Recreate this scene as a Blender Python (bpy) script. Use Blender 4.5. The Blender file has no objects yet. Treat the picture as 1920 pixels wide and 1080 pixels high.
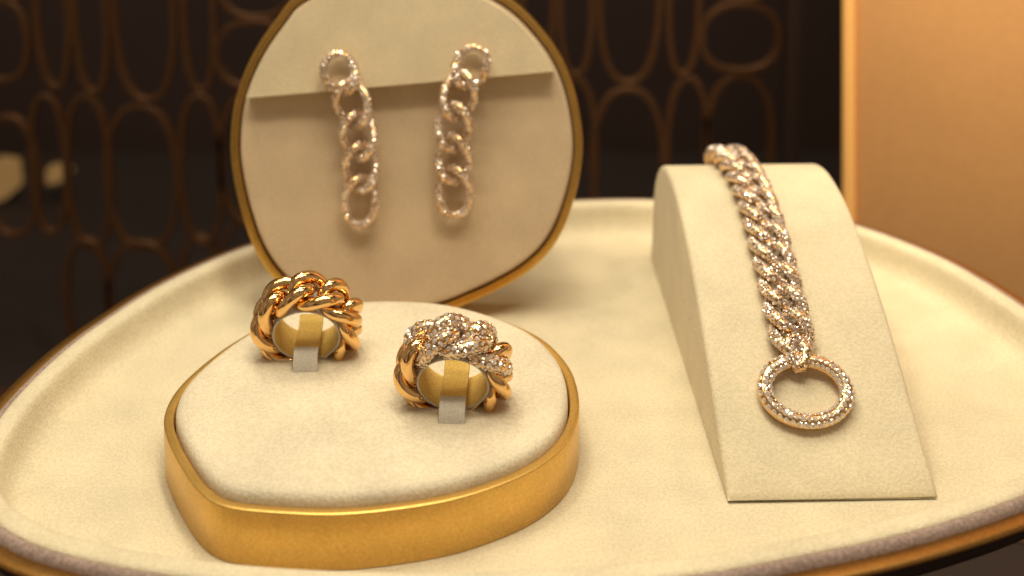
import bpy, bmesh, math, random
import numpy as np
from mathutils import Vector, Matrix
rad = math.radians
random.seed(7)
rng = np.random.default_rng(11)
MM = 0.001                      # every measure below is in millimetres
sc = bpy.context.scene
COL = sc.collection

# ------------------------------------------------------------ camera
cam = bpy.data.cameras.new('camera')
cam.sensor_width = 36.0
cam.lens = 42.75
cam.shift_y = -0.4089
cam.clip_start = 0.01
cam.clip_end = 20
cam.dof.use_dof = True
cam.dof.focus_distance = 0.312
cam.dof.aperture_fstop = 8.3
camo = bpy.data.objects.new('camera', cam)
COL.objects.link(camo)
camo.location = (0, 0, 0.196)
camo.rotation_euler = (rad(82), 0, 0)
sc.camera = camo

# ------------------------------------------------------------ world, lamps, exposure
w = bpy.data.worlds.new('World'); sc.world = w; w.use_nodes = True
bg = w.node_tree.nodes['Background']
bg.inputs[0].default_value = (1.0, 0.74, 0.55, 1)
bg.inputs[1].default_value = 0.18
_nt = w.node_tree
_tc = _nt.nodes.new('ShaderNodeTexCoord'); _no = _nt.nodes.new('ShaderNodeTexNoise'); _cr = _nt.nodes.new('ShaderNodeValToRGB')
_no.inputs['Scale'].default_value = 2.2; _no.inputs['Detail'].default_value = 3
_cr.color_ramp.elements[0].position = 0.35; _cr.color_ramp.elements[0].color = (0.30, 0.20, 0.14, 1)
_cr.color_ramp.elements[1].position = 0.68; _cr.color_ramp.elements[1].color = (2.2, 1.7, 1.25, 1)
_nt.links.new(_tc.outputs['Generated'], _no.inputs['Vector']); _nt.links.new(_no.outputs['Fac'], _cr.inputs['Fac'])
_nt.links.new(_cr.outputs['Color'], bg.inputs[0])  # blotchy room glow added to vary the reflections in the gold
sc.view_settings.view_transform = 'Standard'
sc.view_settings.look = 'None'
sc.view_settings.exposure = 0.22
sc.view_settings.gamma = 1.0

def area(name, loc, target, size, watts, color, sizey=None, spread=None):
    l = bpy.data.lights.new(name, 'AREA')
    l.energy = watts; l.color = color
    l.shape = 'RECTANGLE' if sizey else 'DISK'
    l.size = size*MM
    if sizey: l.size_y = sizey*MM
    if spread: l.spread = rad(spread)
    o = bpy.data.objects.new(name, l); COL.objects.link(o)
    o.location = Vector(loc)*MM
    d = (Vector(target)-Vector(loc)).normalized()
    o.rotation_euler = d.to_track_quat('-Z', 'Y').to_euler()
    return o
WARM = (1.0, 0.88, 0.66)
area('ceiling_strip', (-20, 175, 590), (-10, 330, 0), 620, 1.55, WARM, 50)
area('ceiling_strip', (-20, 335, 620), (-10, 340, 0), 620, 2.0, WARM, 60)
area('ceiling_strip', (-20, 450, 640), (-10, 330, 0), 620, 0.65, WARM, 50)
area('ceiling_spot', (-120, 300, 560), (-30, 320, 0), 30, 0.30, WARM)
area('side_wall_lamp', (235, 330, 400), (205, 490, 60), 60, 0.19, (1.0, 0.82, 0.56), None, 62)

# ------------------------------------------------------------ materials
def nodes(name):
    m = bpy.data.materials.new(name); m.use_nodes = True
    nt = m.node_tree
    return m, nt, nt.nodes['Principled BSDF']
def N(nt, t, **kw):
    n = nt.nodes.new(t)
    for k, v in kw.items(): setattr(n, k, v)
    return n
def grain(nt, b, base, dark, scale, bump, dist, contrast=(0.35, 0.7), big=None, flecks=False):
    """base colour mottled by fine noise, fine relief on the surface"""
    tc = N(nt, 'ShaderNodeTexCoord')
    n1 = N(nt, 'ShaderNodeTexNoise'); n1.inputs['Scale'].default_value = scale
    n1.inputs['Detail'].default_value = 3; n1.inputs['Roughness'].default_value = 0.7
    nt.links.new(tc.outputs['Object'], n1.inputs['Vector'])
    mr = N(nt, 'ShaderNodeMapRange')
    mr.inputs['From Min'].default_value = contrast[0]; mr.inputs['From Max'].default_value = contrast[1]
    nt.links.new(n1.outputs['Fac'], mr.inputs['Value'])
    mx = N(nt, 'ShaderNodeMix', data_type='RGBA')
    mx.inputs['A'].default_value = (*dark, 1); mx.inputs['B'].default_value = (*base, 1)
    nt.links.new(mr.outputs['Result'], mx.inputs['Factor'])
    out = mx.outputs['Result']
    if big:
        n2 = N(nt, 'ShaderNodeTexNoise'); n2.inputs['Scale'].default_value = big
        n2.inputs['Detail'].default_value = 4
        nt.links.new(tc.outputs['Object'], n2.inputs['Vector'])
        m2 = N(nt, 'ShaderNodeMapRange'); m2.inputs['From Min'].default_value = 0.3; m2.inputs['From Max'].default_value = 0.7
        m2.inputs['To Min'].default_value = 0.90; m2.inputs['To Max'].default_value = 1.04
        nt.links.new(n2.outputs['Fac'], m2.inputs['Value'])
        mm = N(nt, 'ShaderNodeVectorMath', operation='SCALE')
        nt.links.new(out, mm.inputs[0]); nt.links.new(m2.outputs['Result'], mm.inputs['Scale'])
        out = mm.outputs['Vector']
    if flecks:
        n3 = N(nt, 'ShaderNodeTexNoise'); n3.inputs['Scale'].default_value = 520; n3.inputs['Detail'].default_value = 0
        nt.links.new(tc.outputs['Object'], n3.inputs['Vector'])
        m3 = N(nt, 'ShaderNodeMapRange'); m3.inputs['From Min'].default_value = 0.765; m3.inputs['From Max'].default_value = 0.80
        m3.inputs['To Min'].default_value = 1.0; m3.inputs['To Max'].default_value = 0.62
        nt.links.new(n3.outputs['Fac'], m3.inputs['Value'])
        m4 = N(nt, 'ShaderNodeVectorMath', operation='SCALE')
        nt.links.new(out, m4.inputs[0]); nt.links.new(m3.outputs['Result'], m4.inputs['Scale'])
        out = m4.outputs['Vector']
    nt.links.new(out, b.inputs['Base Color'])
    bp = N(nt, 'ShaderNodeBump'); bp.inputs['Strength'].default_value = bump; bp.inputs['Distance'].default_value = dist
    nt.links.new(n1.outputs['Fac'], bp.inputs['Height'])
    nt.links.new(bp.outputs['Normal'], b.inputs['Normal'])

def felt(name, base, dark, sheen=0.2, scale=1250, bump=1.0):
    m, nt, b = nodes(name)
    grain(nt, b, base, dark, scale, bump, 0.0003, contrast=(0.41, 0.59), big=60)
    b.inputs['Roughness'].default_value = 0.95
    b.inputs['Specular IOR Level'].default_value = 0.1
    b.inputs['Sheen Weight'].default_value = sheen
    b.inputs['Sheen Roughness'].default_value = 0.5
    b.inputs['Sheen Tint'].default_value = (1, 0.9, 0.75, 1)
    return m
M = {}
M['tray_felt'] = felt('cream_felt_tray', (0.75, 0.675, 0.49), (0.65, 0.58, 0.41))
M['pad_felt'] = felt('cream_felt_pad', (0.75, 0.68, 0.52), (0.65, 0.58, 0.43))
M['wedge_felt'] = felt('cream_felt_ramp', (0.74, 0.66, 0.475), (0.66, 0.585, 0.41))
M['disc_felt'] = felt('beige_felt_disc', (0.70, 0.555, 0.375), (0.61, 0.475, 0.315), scale=2400)
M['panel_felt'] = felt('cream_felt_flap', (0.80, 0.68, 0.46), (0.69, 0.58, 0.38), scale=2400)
M['gold_glow_felt'] = felt('cream_felt_gold_glow', (0.82, 0.58, 0.17), (0.66, 0.45, 0.12), scale=2600)  # cream felt with the yellow reflected by the gold put into its colour
M['strap_felt'] = felt('white_felt_strap', (0.70, 0.66, 0.58), (0.58, 0.54, 0.47), scale=2600)
M['suede'] = felt('taupe_suede', (0.38, 0.285, 0.25), (0.25, 0.18, 0.155), sheen=0.5, scale=1100, bump=0.8)

def metal(name, col, rough, scale=None, dark=None, bump=0.1, met=1.0):
    m, nt, b = nodes(name)
    b.inputs['Metallic'].default_value = met
    b.inputs['Roughness'].default_value = rough
    b.inputs['Base Color'].default_value = (*col, 1)
    if scale: grain(nt, b, col, dark or tuple(c*0.7 for c in col), scale, bump, 0.0001, big=90)
    return m
M['gold'] = metal('polished_rose_gold', (0.86, 0.55, 0.235), 0.08)
M['rose_gold'] = metal('rose_gold_setting', (0.80, 0.51, 0.235), 0.22)
M['satin_gold'] = metal('satin_gold_lacquer', (0.86, 0.55, 0.16), 0.36, 1500, (0.68, 0.42, 0.11), 0.4, 0.78)
M['brass'] = metal('brushed_brass', (0.74, 0.45, 0.12), 0.34, 900, (0.60, 0.36, 0.09), 0.15)
M['edge_brass'] = metal('aged_brass_edge', (0.42, 0.22, 0.06), 0.45, 900, (0.33, 0.17, 0.045), 0.15)
m, nt, b = nodes('gold_edge_added_glow'); M['strip_glow'] = m
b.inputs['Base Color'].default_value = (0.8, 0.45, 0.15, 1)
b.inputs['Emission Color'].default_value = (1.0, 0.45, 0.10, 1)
b.inputs['Emission Strength'].default_value = 0.19  # emission added to brighten the gold trim strip
M['lattice'] = metal('bronze_lattice', (0.125, 0.055, 0.020), 0.5, 500, (0.09, 0.038, 0.013), 0.1, 0.5)

m, nt, b = nodes('cut_diamond'); M['diamond'] = m
b.inputs['Base Color'].default_value = (0.90, 0.86, 0.90, 1)
b.inputs['Metallic'].default_value = 0.55
b.inputs['Roughness'].default_value = 0.06
b.inputs['Coat Weight'].default_value = 1.0
b.inputs['Coat IOR'].default_value = 2.0
b.inputs['Coat Roughness'].default_value = 0.02
geo = N(nt, 'ShaderNodeNewGeometry')
cr = N(nt, 'ShaderNodeValToRGB')
cr.color_ramp.elements[0].color = (0.48, 0.38, 0.30, 1); cr.color_ramp.elements[1].color = (1.0, 0.94, 0.86, 1)
nt.links.new(geo.outputs['Random Per Island'], cr.inputs['Fac'])  # random brightness per stone puts sparkle contrast into the colour
nt.links.new(cr.outputs['Color'], b.inputs['Base Color'])

def plain(name, col, rough=0.6, met=0.0, **kw):
    m, nt, b = nodes(name)
    grain(nt, b, col, tuple(c*0.93 for c in col), 250, 0.03, 0.0002, big=12)
    b.inputs['Roughness'].default_value = rough; b.inputs['Metallic'].default_value = met
    return m
M['dark'] = plain('dark_brown_lacquer', (0.035, 0.019, 0.015), 0.5)
M['floor'] = plain('dark_brown_base', (0.024, 0.013, 0.010), 0.8)
M['amber'] = plain('amber_cloth_panel', (0.70, 0.37, 0.145), 0.6)
m, nt, b = nodes('reflection_glow'); M['lit'] = m
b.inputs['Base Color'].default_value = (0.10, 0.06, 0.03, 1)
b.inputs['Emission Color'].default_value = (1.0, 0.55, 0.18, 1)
b.inputs['Emission Strength'].default_value = 0.16  # glow stands in for a bright reflection
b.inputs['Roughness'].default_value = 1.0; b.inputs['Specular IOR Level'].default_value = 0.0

# ------------------------------------------------------------ helpers
def link_mesh(name, verts, faces, mat, parent=None, smooth=True, auto=None):
    me = bpy.data.meshes.new(name)
    me.from_pydata([tuple(float(c)*MM for c in v) for v in verts], [], faces)
    bm = bmesh.new(); bm.from_mesh(me)
    bmesh.ops.recalc_face_normals(bm, faces=bm.faces)
    bm.to_mesh(me); bm.free()
    me.materials.append(mat)
    if smooth: me.shade_smooth()
    if auto is not None: me.set_sharp_from_angle(angle=rad(auto))
    o = bpy.data.objects.new(name, me); COL.objects.link(o)
    if parent: o.parent = parent
    return o
def empty(name, loc=None):
    o = bpy.data.objects.new(name, None); o.empty_display_size = 0.01; COL.objects.link(o)
    return o
def tag(o, label=None, cat=None, group=None, kind=None):
    for k, v in (('label', label), ('category', cat), ('group', group), ('kind', kind)):
        if v: o[k] = v
    return o
def closed_curve(pts, n=220, smooth=6):
    p = np.array(pts, float); k = len(p); out = []
    for i in range(k):
        a, b_, c, d = p[i-1], p[i], p[(i+1) % k], p[(i+2) % k]
        for t in np.linspace(0, 1, 12, endpoint=False):
            out.append(0.5*((2*b_)+(c-a)*t+(2*a-5*b_+4*c-d)*t*t+(3*b_-a-3*c+d)*t**3))
    q = np.array(out)
    def resample(q, n):
        e = np.vstack([q, q[:1]]); L = np.concatenate([[0], np.cumsum(np.linalg.norm(np.diff(e, axis=0), axis=1))])
        s = np.linspace(0, L[-1], n, endpoint=False)
        return np.stack([np.interp(s, L, e[:, j]) for j in range(e.shape[1])], 1)
    q = resample(q, n)
    for _ in range(smooth):
        q = 0.25*np.roll(q, 1, 0)+0.5*q+0.25*np.roll(q, -1, 0)
    return resample(q, n)
def offset(q, d):
    t = np.roll(q, -1, 0)-np.roll(q, 1, 0); t /= np.linalg.norm(t, axis=1)[:, None]
    area2 = np.sum(q[:, 0]*np.roll(q[:, 1], -1)-np.roll(q[:, 0], -1)*q[:, 1])
    nrm = np.stack([-t[:, 1], t[:, 0]], 1)*(1 if area2 > 0 else -1)      # inward
    return q+nrm*d
def sweep(name, outline, profile, mat, parent=None, fill_end=False, fill_start=False, to3=None, auto=None):
    """profile = (inset, height) pairs carried round the outline"""
    to3 = to3 or (lambda x, y, z: (x, y, z))
    n = len(outline); V = []; F = []
    for d, z in profile:
        for x, y in offset(outline, d): V.append(to3(x, y, z))
    for r in range(len(profile)-1):
        for i in range(n):
            j = (i+1) % n
            F.append((r*n+i, r*n+j, (r+1)*n+j, (r+1)*n+i))
    if fill_end:
        F.append(tuple((len(profile)-1)*n+i for i in range(n)))
    if fill_start:
        F.append(tuple(range(n-1, -1, -1)))
    return link_mesh(name, V, F, mat, parent, auto=auto)
def tube(P, Nn, r, seg=14, closed=True, squash=1.0):
    """closed tube along points P with outward vectors Nn; returns verts, faces, frames"""
    P = np.array(P, float); Nn = np.array(Nn, float); n = len(P)
    T = np.roll(P, -1, 0)-np.roll(P, 1, 0); T /= np.linalg.norm(T, axis=1)[:, None]
    U = Nn-T*np.sum(Nn*T, 1)[:, None]; U /= np.linalg.norm(U, axis=1)[:, None]
    B = np.cross(T, U)
    V = []
    for i in range(n):
        for s in range(seg):
            a = 2*math.pi*s/seg
            V.append(P[i]+r*(math.cos(a)*U[i]*squash+math.sin(a)*B[i]))
    F = []
    for i in range(n):
        for s in range(seg):
            F.append((i*seg+s, i*seg+(s+1) % seg, ((i+1) % n)*seg+(s+1) % seg, ((i+1) % n)*seg+s))
    return V, F, (P, T, U, B)
def box(name, lo, hi, mat, parent=None, bevel=0.0, to3=None):
    bm = bmesh.new(); bmesh.ops.create_cube(bm, size=1)
    for v in bm.verts:
        v.co = Vector([(lo[k]+hi[k])/2+v.co[k]*(hi[k]-lo[k]) for k in range(3)])
    if bevel: bmesh.ops.bevel(bm, geom=list(bm.edges), offset=bevel, segments=3, affect='EDGES', profile=0.5)
    V = [tuple(v.co) for v in bm.verts]; F = [[v.index for v in f.verts] for f in bm.faces]; bm.free()
    if to3: V = [to3(*v) for v in V]
    return link_mesh(name, V, F, mat, parent, auto=40)

# a brilliant-cut stone, unit girdle radius, seen from its table side
def stone_mesh():
    V = []; F = []; n = 9
    for i in range(n):
        a = 2*math.pi*i/n; V.append((math.cos(a), math.sin(a), 0.0))
    for i in range(n):
        a = 2*math.pi*(i+0.5)/n; h = 0.25+0.06*((i*5) % 3-1); V.append((0.74*math.cos(a), 0.74*math.sin(a), h))
    for i in range(3):
        a = 2*math.pi*(i+0.25)/3; V.append((0.36*math.cos(a), 0.36*math.sin(a), 0.38-0.05*i))
    for i in range(n):
        j = (i+1) % n
        F.append((i, j, n+i)); F.append((j, n+j, n+i))
    for i in range(n):
        j = (i+1) % n
        k = 2*n+(i//3) % 3
        F.append((n+i, n+j, k))
    for q in range(3):
        i = (q*3+3) % n
        F.append((2*n+q, n+i, 2*n+(q+1) % 3))
    F.append((2*n, 2*n+1, 2*n+2))
    V.append((0, 0, -0.7)); F += [((i+1) % n, i, len(V)-1) for i in range(n)]
    return np.array(V), F
SV, SF = stone_mesh()
_sme = bpy.data.meshes.new('diamond'); _sme.from_pydata([tuple(v) for v in SV], [], SF); _sme.materials.append(M['diamond'])

def stone_spots(fr, r, pitch, rows, keep, avoid, stone, squash=1.0):
    """stone centres and normals over a tube: rows of angles round its outward side"""
    P, T, U, B = fr
    e = np.vstack([P, P[:1]]); L = np.concatenate([[0], np.cumsum(np.linalg.norm(np.diff(e, axis=0), axis=1))])
    out = []
    for ri, ang in enumerate(rows):
        m_ = max(6, int(L[-1]/pitch))
        for k in range(m_):
            s = (k+0.5*(ri % 2))/m_*L[-1]
            i = min(int(np.searchsorted(L, s, 'right'))-1, len(P)-1); f = (s-L[i])/max(L[i+1]-L[i], 1e-6); j = (i+1) % len(P)
            p = P[i]*(1-f)+P[j]*f; u = U[i]*(1-f)+U[j]*f; bb = B[i]*(1-f)+B[j]*f
            d = math.cos(ang)*u+math.sin(ang)*bb; d /= np.linalg.norm(d)
            q = p+d*(r*(squash*abs(math.cos(ang))+1-abs(math.cos(ang))))
            if not keep(q, d): continue
            if any(np.min(np.linalg.norm(A-q, axis=1)) < rr for A, rr in avoid): continue
            out.append((q, d))
    return out
def stone_matrix(q, d, size):
    z = Vector(d).normalized()
    x = z.orthogonal().normalized(); y = z.cross(x)
    Mx = Matrix((x, y, z)).transposed().to_4x4()
    tilt = Matrix.Rotation(random.gauss(0, 0.27), 4, 'X') @ Matrix.Rotation(random.gauss(0, 0.27), 4, 'Y')
    sp = Matrix.Rotation(random.random()*6.28, 4, 'Z')
    s = size*random.uniform(0.9, 1.08)*MM
    return Matrix.Translation(Vector(q)*MM) @ Mx @ tilt @ sp @ Matrix.Diagonal((s, s, s, 1))
def stones_single(spots, size, parent, name='diamond'):
    for q, d in spots:
        o = bpy.data.objects.new(name, _sme); COL.objects.link(o)
        o.parent = parent; o.matrix_world = stone_matrix(q, d, size)
def stones_joined(spots, size, parent, name='diamond_pave'):
    V = []; F = []
    for q, d in spots:
        m4 = stone_matrix(q, d, size); k = len(V)
        V += [tuple(m4 @ Vector(v)) for v in SV]; F += [tuple(k+i for i in f) for f in SF]
    me = bpy.data.meshes.new(name); me.from_pydata(V, [], F); me.materials.append(M['diamond'])
    o = bpy.data.objects.new(name, me); COL.objects.link(o); o.parent = parent; o['kind'] = 'stuff'
    return o
def curb(A, Bw, alpha, n=56, hand=1, head=1.0, tail=1.0):
    """centre line of one twisted curb link: along, across, height"""
    th = np.linspace(0, 2*math.pi, n, endpoint=False)
    x = A*np.cos(th)
    ph = hand*alpha*np.cos(th)*np.where(np.cos(th) > 0, head, tail)
    y = Bw*np.sign(np.sin(th))*np.abs(np.sin(th))**0.85
    return np.stack([x, y*np.cos(ph), y*np.sin(ph)], 1)

# ------------------------------------------------------------ the setting
V = [(-900, -250, -175), (900, -250, -175), (900, 1000, -175), (-900, 1000, -175)]
tag(link_mesh('display_floor', V, [(0, 1, 2, 3)], M['floor']), kind='structure')
V = [(-900, 960, -175), (900, 960, -175), (900, 960, 700), (-900, 960, 700)]
tag(link_mesh('back_wall', V, [(0, 1, 2, 3)], M['dark']), kind='structure')

# bronze lattice screen: every loop is a flat bent bar
LOOPS = [(-186.4,38.3,15.1,45.8),(-191.2,-49.2,18.2,38.4),(-159.0,35.7,7.6,38.3),(-160.2,-44.9,10.5,39.7),(-130.9,16.4,19.6,17.4),(-129.7,56.7,19.4,20.9),(-133.3,-39.1,17.0,35.0),(-213.6,35.7,8.1,38.9),(-218.6,-46.4,11.0,40.9),(-232.8,41.2,8.1,41.6),(-238.8,-42.0,8.8,36.8),(59.3,47.2,15.1,45.6),(59.4,-40.0,18.1,38.2),(86.9,44.6,7.6,38.2),(90.1,-35.7,10.4,39.6),(116.0,25.4,19.5,17.3),(114.9,65.5,19.3,20.8),(116.6,-29.9,17.0,34.9),(32.4,44.6,8.1,38.7),(31.9,-37.2,11.0,40.8),(12.9,50.0,8.1,41.4),(11.5,-32.8,8.8,36.7),(-260.2,24.0,14.1,20.9),(-259.0,-48.5,13.8,31.7),(-280.3,50.1,10.8,38.6),(-251.3,61.4,10.8,15.1),(-282.3,-25.6,11.0,34.3),(-193.1,-120.4,18.5,35.7),(-162.7,-115.9,10.6,34.2),(-135.3,-104.0,17.3,32.5),(-222.0,-115.9,11.2,32.7),(61.6,-120.4,18.5,35.7),(91.7,-115.9,10.6,34.2),(118.5,-104.0,17.3,32.5),(32.4,-115.9,11.2,32.7)]
LOOPS += [(x, z, rx, rz) for x, rx in ((-12.5, 12.5), (-40.5, 13.5), (-66.0, 10.0), (-93.5, 16.0)) for z, rz in ((42, 42), (-38, 37.5), (-112, 34))]
LOOPS += [(x, 128+3*((i*7) % 3), rx, 40) for i, (x, rx) in enumerate(((-280, 11), (-257, 12), (-234, 10), (-211, 12), (-186, 13), (-159, 13), (-130, 15), (-99, 15), (-70, 13), (-42, 14), (-13, 14), (13, 11), (36, 11), (61, 13), (88, 13), (117, 15)))]
lat = tag(empty('lattice_screen'), 'dark bronze openwork screen of oval loops behind the tray', 'lattice screen')
for k, (x, z, rx, rz) in enumerate(LOOPS):
    n = 64; P = []; Nn = []
    for i in range(n):
        t = 2*math.pi*i/n; c, s = math.cos(t), math.sin(t)
        ex = 0.86
        P.append((x+rx*math.copysign(abs(c)**ex, c), 600+0.35*(k % 3), z+rz*math.copysign(abs(s)**ex, s)))
        Nn.append((0, -1, 0))
    P = np.array(P); Nn = np.array(Nn, float)
    T = np.roll(P, -1, 0)-np.roll(P, 1, 0); T /= np.linalg.norm(T, axis=1)[:, None]
    B = np.cross(T, Nn)
    V = []; F = []
    sec = [(-1.5, -2.2), (-1.5, 1.9), (-1.2, 2.2), (1.2, 2.2), (1.5, 1.9), (1.5, -2.2)]
    for i in range(n):
        for a, bq in sec: V.append(P[i]+B[i]*a+Nn[i]*bq)
    m_ = len(sec)
    for i in range(n):
        for s in range(m_):
            F.append((i*m_+s, i*m_+(s+1) % m_, ((i+1) % n)*m_+(s+1) % m_, ((i+1) % n)*m_+s))
    link_mesh('lattice_loop', V, F, M['lattice'], lat, auto=35)
box('post', (139, 594, -175), (147, 604, 330), M['dark'], lat, 0.8)
for za, zb in ((-175, -168), (322, 330)):
    box('rail', (-330, 595, za), (139, 603, zb), M['lattice'], lat, 0.6)

# amber side panel with its gold edge strip, brightened by added glow
ang = math.atan2(-60, 156)
def panel3(x, y, z):
    X = 146+x*math.cos(ang)-y*math.sin(ang)+0.038*(65-z)
    return (X, 520+x*math.sin(ang)+y*math.cos(ang), z)
pan = tag(empty('side_panel'), 'glowing amber cloth side panel with a bright gold edge strip', 'wall panel')
box('cloth_panel', (4.7, 0, -174), (260, 8, 420), M['amber'], pan, 0.5, panel3)
box('edge_strip', (-1, -3, -174), (4.4, 8, 420), M['strip_glow'], pan, 1.8, panel3)

# two glowing shapes added far behind the lattice, standing for blurred bright reflections
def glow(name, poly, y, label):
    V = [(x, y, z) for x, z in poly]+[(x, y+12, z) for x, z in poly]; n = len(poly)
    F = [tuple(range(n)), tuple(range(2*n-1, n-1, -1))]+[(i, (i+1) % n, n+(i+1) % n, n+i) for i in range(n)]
    tag(link_mesh(name, V, F, M['lit'], auto=30), label, 'reflection patch')
glow('reflection_patch', [(-400, -177), (-372, -168), (-363, -160), (-364, -141), (-378, -139), (-381, -152), (-400, -156)], 850, 'large pale glowing patch standing for a reflection, far behind the screen at left edge')
glow('reflection_patch', [(-341, -157), (-331, -155), (-324, -149), (-334, -145), (-341, -146)], 850, 'small pale glowing patch standing for a reflection, far behind the screen, right of the larger light')

# ------------------------------------------------------------ the tray
TRAY = closed_curve([(-116.1,252.4),(-105.6,246.2),(-93.1,242),(-79.6,238.4),(-59,235),(-35,233),(-8,233),(18,234.6),(41.1,237.6),(66.4,244),(82.9,248.6),(100.5,254.8),(121,263.7),(140,275.5),(154,291.5),(161.8,311),(163,332),(158.4,353),(148.4,379.7),(136.4,398),(119.2,415.2),(91,428.5),(53,434.4),(26,433.8),(-14.5,428),(-57,414),(-88.5,397.6),(-111.4,370),(-122.4,347.2),(-129,330),(-132.7,312),(-134.4,294.5),(-132.4,275.5),(-126,261)], 320, 10)
tray = tag(empty('display_tray'), 'large cream felt tray with raised rim, taupe band and brass edge', 'tray')
prof = [(0.5, 8.6), (0.15, 9.2), (0.5, 9.8), (1.4, 10.15), (3.0, 10.2), (4.6, 10.1), (5.3, 9.7), (5.8, 8.8), (6.2, 7.4), (6.7, 5.5), (7.4, 3.6), (8.4, 1.9), (9.9, 0.75), (12, 0.15), (14.5, 0), (16, 0)]
sweep('felt_lining', TRAY, prof, M['tray_felt'], tray, fill_end=True)
sweep('suede_band', TRAY, [(0.8, 4), (0.6, 8.6), (0.2, 9.45), (-0.4, 9.75), (-1.1, 9.55), (-1.7, 8.95), (-2.05, 8.1), (-2.15, 7.3), (-2.15, 6.0)], M['suede'], tray)
sweep('brass_edge', TRAY, [(-1.9, 5.5), (-2.1, 7.7), (-2.4, 7.95), (-5.5, 8.0), (-6.1, 7.7), (-6.35, 7.2), (-6.3, 6.8), (-5.9, 6.5), (-2.0, 5.3)], M['edge_brass'], tray)
sweep('tray_base', TRAY, [(0, 5.0), (-1.5, 5.2), (-0.5, -1.5), (6, -5), (30, -6)], M['dark'], tray, fill_end=True)
sweep('pedestal', TRAY, [(70, -174.5), (70, -170), (74, -168), (74, -12), (68, -6.3)], M['dark'], fill_end=True, auto=40)
tag(bpy.data.objects['pedestal'], 'dark lacquered pedestal hidden under the cream felt tray', 'pedestal')

# ------------------------------------------------------------ ring riser
RIS = closed_curve([(-88.9,287.5),(-84.8,277.7),(-79.6,268.8),(-73.3,259.8),(-66.5,254),(-55.5,251.8),(-38,251.0),(-19.5,254.3),(-7.4,258.8),(5.1,266.8),(13.4,277.2),(17.2,290),(17.3,303.6),(14.8,314.8),(8.2,327.5),(-4,338.2),(-20,346),(-38.5,348),(-55,345.5),(-68.8,338.3),(-79.2,325.5),(-86.2,311),(-89.4,299)], 260, 7)
ris = tag(empty('ring_riser'), 'low pebble-shaped gold riser with cream felt top holding two rings', 'display riser')
sweep('gold_shell', RIS, [(3.0, 0.0), (0.25, 0.02), (0.0, 0.3), (0, 13.6), (0.06, 13.85), (0.25, 13.97), (0.6, 14.0), (2.1, 14.0), (2.4, 13.8), (2.5, 13.3), (2.5, 8)], M['satin_gold'], ris)
sweep('felt_pad', RIS, [(2.95, 8), (2.95, 13.4), (3.05, 14.8), (3.4, 15.8), (4.1, 16.45), (5.2, 16.9), (8, 17.05), (9.5, 17.1)], M['pad_felt'], ris, fill_end=True)

# ------------------------------------------------------------ chain rings and the straps that hold them
def ring_frame(c, lean, yaw):
    l, yw = rad(lean), rad(yaw)
    up = np.array([0, math.sin(l), math.cos(l)]); ax = np.array([0, -math.cos(l), math.sin(l)]); rt = np.array([1.0, 0, 0])
    R = np.array([[math.cos(yw), -math.sin(yw), 0], [math.sin(yw), math.cos(yw), 0], [0, 0, 1]])
    return np.array(c, float), R@rt, R@up, R@ax
def chain_ring(root, c, lean, yaw, nl, phase, paved, hand=1):
    C, rt, up, ax = ring_frame(c, lean, yaw)
    R0, A, Bw, tr, al = 11.75, 6.1, 4.25, 1.74, rad(51)
    cl = []
    for k in range(nl):
        p = curb(A, Bw, al, hand=hand); P = []; Nn = []
        for x, y, z in p:
            a = phase+2*math.pi*k/nl+x/R0
            rr = R0+z*1.05
            dirn = math.cos(a)*up+math.sin(a)*rt
            P.append(C+rr*dirn+ax*y); Nn.append(dirn)
        cl.append((np.array(P), np.array(Nn)))
    total = 0
    for k in range(nl):
        P, Nn = cl[k]
        V, F, fr = tube(P, Nn, tr)
        V = [np.array(v) for v in V]
        for i, v in enumerate(V):                       # inside of the band is ground round
            d = v-C; axc = d@ax; q = d-axc*ax; r = np.linalg.norm(q)
            if r < 9.3: V[i] = C+axc*ax+q*(9.3/r)
        o = link_mesh('chain_link', V, F, M['rose_gold'] if k in paved else M['gold'], root)
        if k in paved:
            avoid = [(cl[(k-1) % nl][0], tr+0.05), (cl[(k+1) % nl][0], tr+0.05)]
            def keep(q, d):
                rr = q-C; rr = rr-(rr@ax)*ax; rr /= np.linalg.norm(rr)
                return d@rr > 0.0 or (d@ax > 0.55 and d@rr > -0.35)
            sp = stone_spots(fr, tr*0.985, 1.42, [rad(t) for t in (-112, -67, -22, 22, 67, 112)], keep, avoid, 0.68)
            total += len(sp)
            stones_single(sp, 0.73, o)
    print('ring stones', total)
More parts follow.
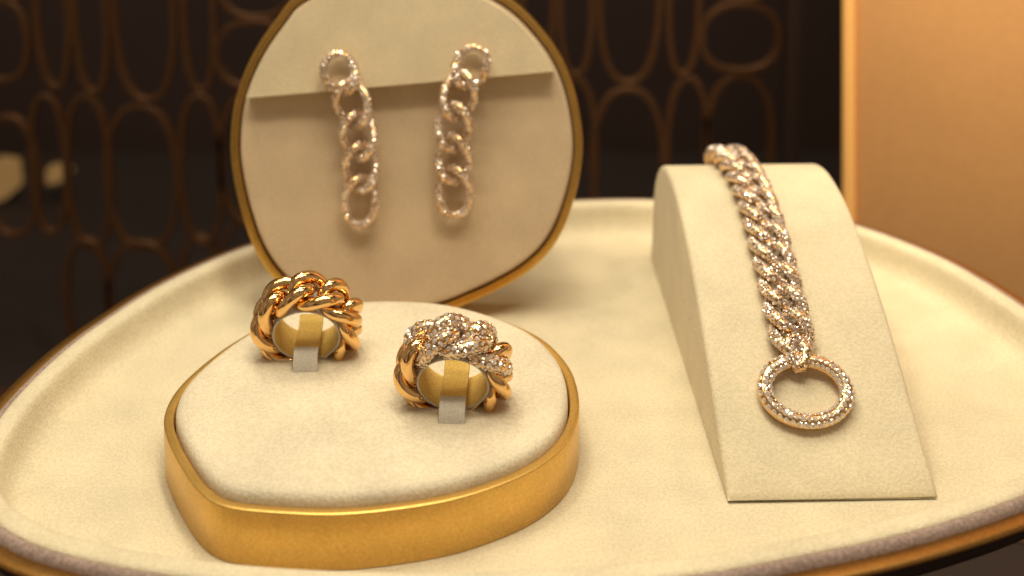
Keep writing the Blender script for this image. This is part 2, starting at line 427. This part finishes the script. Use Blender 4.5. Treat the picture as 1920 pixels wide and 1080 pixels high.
def ring_holder(c, lean, yaw, base):
    C, rt, up, ax = ring_frame(c, lean, yaw)
    n = 56; V = []; F = []
    ri, ro, h = 8.6, 9.25, 4.8
    sec = [(ri, -h), (ro, -h), (ro, h-0.3), (ro-0.2, h), (ri+0.2, h), (ri, h-0.3)]; m_ = len(sec)
    a0, a1 = rad(-162), rad(162)
    for i in range(n+1):
        a = a0+(a1-a0)*i/n; d = math.cos(a)*up+math.sin(a)*rt
        for r, y in sec: V.append(C+d*r+ax*y)
    for i in range(n):
        for s in range(m_): F.append((i*m_+s, i*m_+(s+1) % m_, (i+1)*m_+(s+1) % m_, (i+1)*m_+s))
    F += [tuple(range(m_)), tuple(n*m_+s for s in range(m_-1, -1, -1))]
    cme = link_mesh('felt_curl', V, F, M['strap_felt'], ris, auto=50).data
    cme.materials.append(M['gold_glow_felt'])
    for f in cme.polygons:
        if len(f.vertices) == 4 and set(v % m_ for v in f.vertices) == {0, m_-1}: f.material_index = 1  # inner face carries the painted yellow glow
    # strap: out of the pad in front, over the bottom of the ring and up behind as a tongue
    pts = [(8.4, -2.0), (8.2, 0.3), (7.6, 2.4), (6.4, 4.2), (4.6, 4.9), (2, 5.0), (-1, 5.0), (-4, 5.4), (-6, 6.4), (-7.6, 8.0)]
    q = np.array(pts); t = np.linspace(0, len(q)-1, 30)
    yy = np.interp(t, range(len(q)), q[:, 0]); zz = np.interp(t, range(len(q)), q[:, 1])
    for _ in range(3):
        yy[1:-1] = (yy[:-2]+2*yy[1:-1]+yy[2:])/4; zz[1:-1] = (zz[:-2]+2*zz[1:-1]+zz[2:])/4
    hw = 3.3; V = []; F = []
    ca, sa = math.cos(rad(yaw)), math.sin(rad(yaw))
    for i in range(30):
        j0, j1 = max(i-1, 0), min(i+1, 29)
        ty, tz = yy[j1]-yy[j0], zz[j1]-zz[j0]; L = math.hypot(ty, tz); ny, nz = tz/L, -ty/L
        if nz < 0: ny, nz = -ny, -nz
        for sx, off in ((-1, 0), (-0.96, 0.3), (0.96, 0.3), (1, 0), (0.96, -0.3), (-0.96, -0.3)):
            lx = sx*hw; ly = -(yy[i])-ny*off*1.0; lz = zz[i]+nz*off
            V.append((C[0]+lx*ca-ly*sa, C[1]+lx*sa+ly*ca, base+lz))
    for i in range(29):
        for s in range(6): F.append((i*6+s, i*6+(s+1) % 6, (i+1)*6+(s+1) % 6, (i+1)*6+s))
    F += [tuple(range(6)), tuple(29*6+s for s in range(5, -1, -1))]
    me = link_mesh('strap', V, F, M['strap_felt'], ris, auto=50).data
    me.materials.append(M['gold_glow_felt'])
    for f in me.polygons:                                # tongue behind the fold: yellow light off the gold painted in
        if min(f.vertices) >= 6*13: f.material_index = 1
RA = ((-55.8, 312.5, 26.6), -18, 2)
RB = ((-14.6, 289.0, 26.6), -18, -3)
for r_ in (RA, RB): ring_holder(r_[0], r_[1], r_[2], 17.1)
r1 = tag(empty('ring'), 'polished plain gold chain-link ring strapped to the back of the riser', 'ring')
chain_ring(r1, *RA, 9, 0.25, ())
r2 = tag(empty('ring'), 'gold chain-link ring with a diamond-set top at the front of the riser', 'ring')
chain_ring(r2, *RB, 9, 0.17, (8, 0, 1))

# ------------------------------------------------------------ bracelet ramp
A0 = np.array([53.07, 274.15]); WD = np.array([0.99952, 0.03092]); LD = np.array([-0.0308, 0.99953])
prof = np.array([(0, 0.9), (0.15, 2.0), (0.8, 2.7), (7, 6.4), (15, 11.4), (23, 16.8), (32, 22.4), (41, 27.8), (51, 33.0), (60, 37.0), (68, 40.2), (76, 42.7), (84, 44.4), (91, 45.3), (99, 45.4), (107, 44.3), (115, 41.5), (122, 36.6), (127, 30), (130, 21.5), (131, 10), (131, 0)])
def smooth_open(q, n, it=6):
    def rs(q, n):
        L = np.concatenate([[0], np.cumsum(np.linalg.norm(np.diff(q, axis=0), axis=1))]); s = np.linspace(0, L[-1], n)
        return np.stack([np.interp(s, L, q[:, j]) for j in range(q.shape[1])], 1), L[-1]
    q, _ = rs(q, n)
    for _ in range(it): q[1:-1] = (q[:-2]+2*q[1:-1]+q[2:])/4
    return rs(q, n)
WP, WL = smooth_open(prof, 90)
def ramp3(w_, l, z):
    p = A0+WD*w_+LD*l; return np.array([p[0], p[1], z])
V = []; F = []; WID = 52.0
sec = [(0.0, 1.7), (0.12, 1.05), (0.5, 0.45), (1.05, 0.12), (1.8, 0.0), (8, 0.0), (26, 0.0), (44, 0.0), (50.2, 0.0), (50.95, 0.12), (51.5, 0.45), (51.88, 1.05), (52, 1.7)]
ns = len(sec)
WT = np.gradient(WP, axis=0); WT /= np.linalg.norm(WT, axis=1)[:, None]; WN = np.stack([-WT[:, 1], WT[:, 0]], 1)
for i in range(90):
    for w_, drop in sec:
        p = WP[i]-WN[i]*drop*min(1, 0.5+i*0.1)
        V.append(ramp3(w_, p[0], max(p[1], 0.0)))
for i in range(89):
    for s in range(ns-1): F.append((i*ns+s, i*ns+s+1, (i+1)*ns+s+1, (i+1)*ns+s))
nb = len(V)
for i in range(90):                                  # bottom line under each station
    zb = 0.9*max(0, 1-WP[i][0]/50)
    V.append(ramp3(0, WP[i][0], zb)); V.append(ramp3(52, WP[i][0], zb*0.35))
for i in range(89):
    F.append((nb+2*i, i*ns, (i+1)*ns, nb+2*i+2)); F.append((i*ns+ns-1, nb+2*i+1, nb+2*i+3, (i+1)*ns+ns-1))
    F.append((nb+2*i, nb+2*i+2, nb+2*i+3, nb+2*i+1))
F.append(tuple([nb]+list(range(0, ns))+[nb+1]))
tag(link_mesh('bracelet_ramp', V, F, M['wedge_felt'], auto=55), 'sloping cream felt ramp with a rounded crest, carrying the bracelet', 'display ramp')

# ------------------------------------------------------------ bracelet
S_AX = np.linspace(0, WL, 90)
def on_ramp(s, w_, h):
    s = min(max(s, 0), WL-0.01)
    l = np.interp(s, S_AX, WP[:, 0]); z = np.interp(s, S_AX, WP[:, 1])
    n = np.array([np.interp(s, S_AX, WN[:, 0]), np.interp(s, S_AX, WN[:, 1])]); n /= np.linalg.norm(n)
    p = ramp3(w_, l+n[0]*h, z+n[1]*h)
    return p, np.array([LD[0]*n[0], LD[1]*n[0], n[1]])
br = tag(empty('bracelet'), 'diamond-set curb chain bracelet draped over the felt ramp, ending in a ring', 'bracelet')
BP, BA, BB, BT, BAL = 7.3, 6.0, 4.7, 1.5, rad(44)
s0 = 40.5; NBR = 13
def lat_w(s): return 23.2-1.6*np.clip((s-85)/30, 0, 1)**1.3
cl = []
for k in range(NBR):
    P = []; Nn = []
    for x, y, z in curb(BA, BB, BAL, hand=1):
        s = s0+k*BP+x
        lift = 3.1+0.5*math.exp(-((s-103)/14)**2)
        p, n = on_ramp(s, lat_w(s)+y, lift+z); P.append(p); Nn.append(n)
    cl.append((np.array(P), np.array(Nn)))
cnt = 0
for k in range(NBR):
    P, Nn = cl[k]
    V, F, fr = tube(P, Nn, BT, seg=12)
    o = link_mesh('chain_link', V, F, M['rose_gold'], br)
    avoid = [(cl[j][0], BT+0.05) for j in (k-1, k+1) if 0 <= j < NBR]
    nm = Nn.mean(0)
    sp = stone_spots(fr, BT*0.99, 1.2, [rad(t) for t in (-120, -80, -40, 0, 40, 80, 120)], lambda q, d: d@nm > -0.1, avoid, 0.5)
    cnt += len(sp)
    stones_joined(sp, 0.6, o)
print('bracelet stones', cnt)
# end ring lying on the ramp, and the bail that the last link hooks over it with
def ring_line(n=96, wc=23.9, sc_=25.6, ra=10.7, rb=7.9, h=2.6):
    P = []; Nn = []
    for i in range(n):
        t = 2*math.pi*i/n
        s = sc_+rb*math.sin(t)
        p, nn = on_ramp(s, wc+ra*math.cos(t), h+0.08*rb*math.sin(t)); P.append(p); Nn.append(nn)
    return np.array(P), np.array(Nn)
P, Nn = ring_line()
V, F, fr = tube(P, Nn, 1.88, seg=16)
er = link_mesh('end_ring', V, F, M['rose_gold'], br)
nm = Nn.mean(0)
bail_c = []
for x, y, z in curb(3.6, 2.6, rad(20), 40, hand=-1):
    p, n = on_ramp(s0-5.4+x, 23.4+y*(1.0 if x > 0 else 0.75), 4.6+z-0.25*max(0, -x)); bail_c.append((p, n))
bP = np.array([q[0] for q in bail_c]); bN = np.array([q[1] for q in bail_c])
sp = stone_spots(fr, 1.86, 1.55, [rad(t) for t in (-100, -50, 0, 50, 100)], lambda q, d: d@nm > 0.0, [(cl[0][0], BT+0.1), (bP, 1.6)], 0.6)
print('end ring stones', len(sp))
stones_single(sp, 0.80, er)
V, F, fr = tube(bP, bN, 1.55, seg=12)
bl = link_mesh('bail', V, F, M['rose_gold'], br)
sp = stone_spots(fr, 1.53, 1.06, [rad(t) for t in (-90, -45, 0, 45, 90)], lambda q, d: d@nm > 0.0, [(cl[0][0], BT+0.05), (P, 1.7)], 0.5)
stones_joined(sp, 0.5, bl)

# ------------------------------------------------------------ earring disc
TILT = rad(12)
DO = np.array([-28.0, 361.0, 0.0]); DU = np.array([0, math.sin(TILT), math.cos(TILT)]); DN = np.array([0, -math.cos(TILT), math.sin(TILT)])
def disc3(x, y, h):
    p = DO+np.array([x, 0, 0])+DU*y+DN*h
    return (p[0], p[1], max(p[2], 0.05))
DISC = closed_curve([(-42.5,102.8),(-46.7,97.7),(-53.4,88.3),(-58.4,78.1),(-61.3,68),(-62.2,57.9),(-61.9,51),(-59.9,40.2),(-56.4,28.8),(-52.6,20.6),(-47.2,13.4),(-40,7.6),(-31,3.4),(-19,0.9),(-6,0.9),(6,3.2),(16.4,7.2),(24,10.7),(32.1,15.3),(39.2,21.4),(44,28.6),(47.2,36.6),(49.6,45.6),(50.7,53.7),(50.4,61.2),(48.3,72.7),(44,83.6),(37.4,93),(28,102),(14,108.8),(-7,112),(-28,109.5)], 240, 3)
dsc = tag(empty('earring_stand'), 'round upright felt disc in a gold frame holding the earrings', 'display stand')
sweep('gold_frame', DISC, [(4.0, -13.5), (0.6, -13.5), (0, -12.9), (0, -0.6), (0.2, -0.15), (0.6, 0), (2.3, 0), (2.5, -0.25), (2.55, -1.6)], M['brass'], dsc, fill_start=True, to3=disc3, auto=45)
sweep('felt_face', DISC, [(2.5, -3.5), (3.2, -3.2), (3.25, -1.2), (3.5, -0.85), (4.2, -0.7), (5.2, -0.7)], M['disc_felt'], dsc, fill_end=True, to3=disc3)
# upper flap: the part of the face above a slanting line
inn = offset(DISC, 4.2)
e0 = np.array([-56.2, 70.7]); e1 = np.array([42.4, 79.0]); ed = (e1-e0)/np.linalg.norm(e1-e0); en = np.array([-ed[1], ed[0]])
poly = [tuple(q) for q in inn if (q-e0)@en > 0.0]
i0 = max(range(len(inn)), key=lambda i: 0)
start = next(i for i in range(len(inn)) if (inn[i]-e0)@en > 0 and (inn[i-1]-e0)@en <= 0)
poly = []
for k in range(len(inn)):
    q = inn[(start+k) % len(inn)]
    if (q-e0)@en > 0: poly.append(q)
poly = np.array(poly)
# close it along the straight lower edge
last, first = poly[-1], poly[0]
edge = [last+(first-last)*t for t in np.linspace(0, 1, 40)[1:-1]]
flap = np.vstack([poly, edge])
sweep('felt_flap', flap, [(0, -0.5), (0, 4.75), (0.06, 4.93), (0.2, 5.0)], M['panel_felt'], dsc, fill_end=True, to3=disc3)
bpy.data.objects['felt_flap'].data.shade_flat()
V = [];
for x in (-16, 2):
    V += [DO+np.array([x, 0, 0])+DU*62+DN*-13.3, DO+np.array([x, 0, 0])+DU*54+DN*-13.3, DO+np.array([x, 42, 0.3]), DO+np.array([x, 36, 0.3])]
link_mesh('easel_leg', V, [(0, 1, 3, 2), (4, 6, 7, 5), (0, 2, 6, 4), (1, 5, 7, 3), (0, 4, 5, 1), (2, 3, 7, 6)], M['brass'], dsc, auto=30)

# ------------------------------------------------------------ earrings
def earring(root, centres, hand, first_rot):
    C = np.array(centres, float); n = len(C); cl = []
    hs = np.interp(C[:, 1], [33, 64, 73, 84], [2.0, 5.0, 7.0, 7.2])
    for k in range(n):
        if k == 0: d = C[0]-C[1]; d = np.array([d[0]*first_rot, d[1]])
        elif k == n-1: d = C[k-1]-C[k]
        else: d = C[k-1]-C[k+1]
        d = d/np.linalg.norm(d); e = np.array([d[1], -d[0]])
        P = []
        big = 0.84 if k == 0 else (1.0 if k == n-1 else 0.96)
        for x, y, z in curb(7.5*big, 4.9, rad(48), 48, hand, 0.15 if k == 0 else 1, 0.15 if k == n-1 else 1):
            q = C[k]+d*x+e*y
            dz = np.interp(q[1], [33, 64, 73, 84], [2.0, 5.0, 7.0, 7.2])
            P.append(DO+np.array([q[0], 0, 0])+DU*q[1]+DN*(dz+z*1.0+0.9))
        cl.append(np.array(P))
    for k in range(n):
        Nn = np.tile(DN, (len(cl[k]), 1))
        V, F, fr = tube(cl[k], Nn, 1.26, seg=12)
        o = link_mesh('chain_link', V, F, M['rose_gold'], root)
        avoid = [(cl[j], 1.4) for j in (k-1, k+1) if 0 <= j < n]
        sp = stone_spots(fr, 1.24, 1.4, [rad(t) for t in (-100, -50, 0, 50, 100)], lambda q, d: d@DN > -0.05, avoid, 0.6)
        stones_joined(sp, 0.62, o)
ea = tag(empty('earring'), 'left diamond chain earring, nearer the plain gold ring, hanging lower', 'earring', 'pair of earrings on the felt disc')
earring(ea, [(-26.0, 79.2), (-22.2, 69.7), (-20.4, 59.6), (-19.7, 49.5), (-20.0, 39.0)], -1, 1.0)
eb = tag(empty('earring'), 'right diamond chain earring, nearer the bracelet ramp, hanging higher', 'earring', 'pair of earrings on the felt disc')
earring(eb, [(15.0, 81.2), (11.3, 72.3), (9.6, 62.4), (9.6, 52.3), (9.9, 42.0)], 1, 1.0)
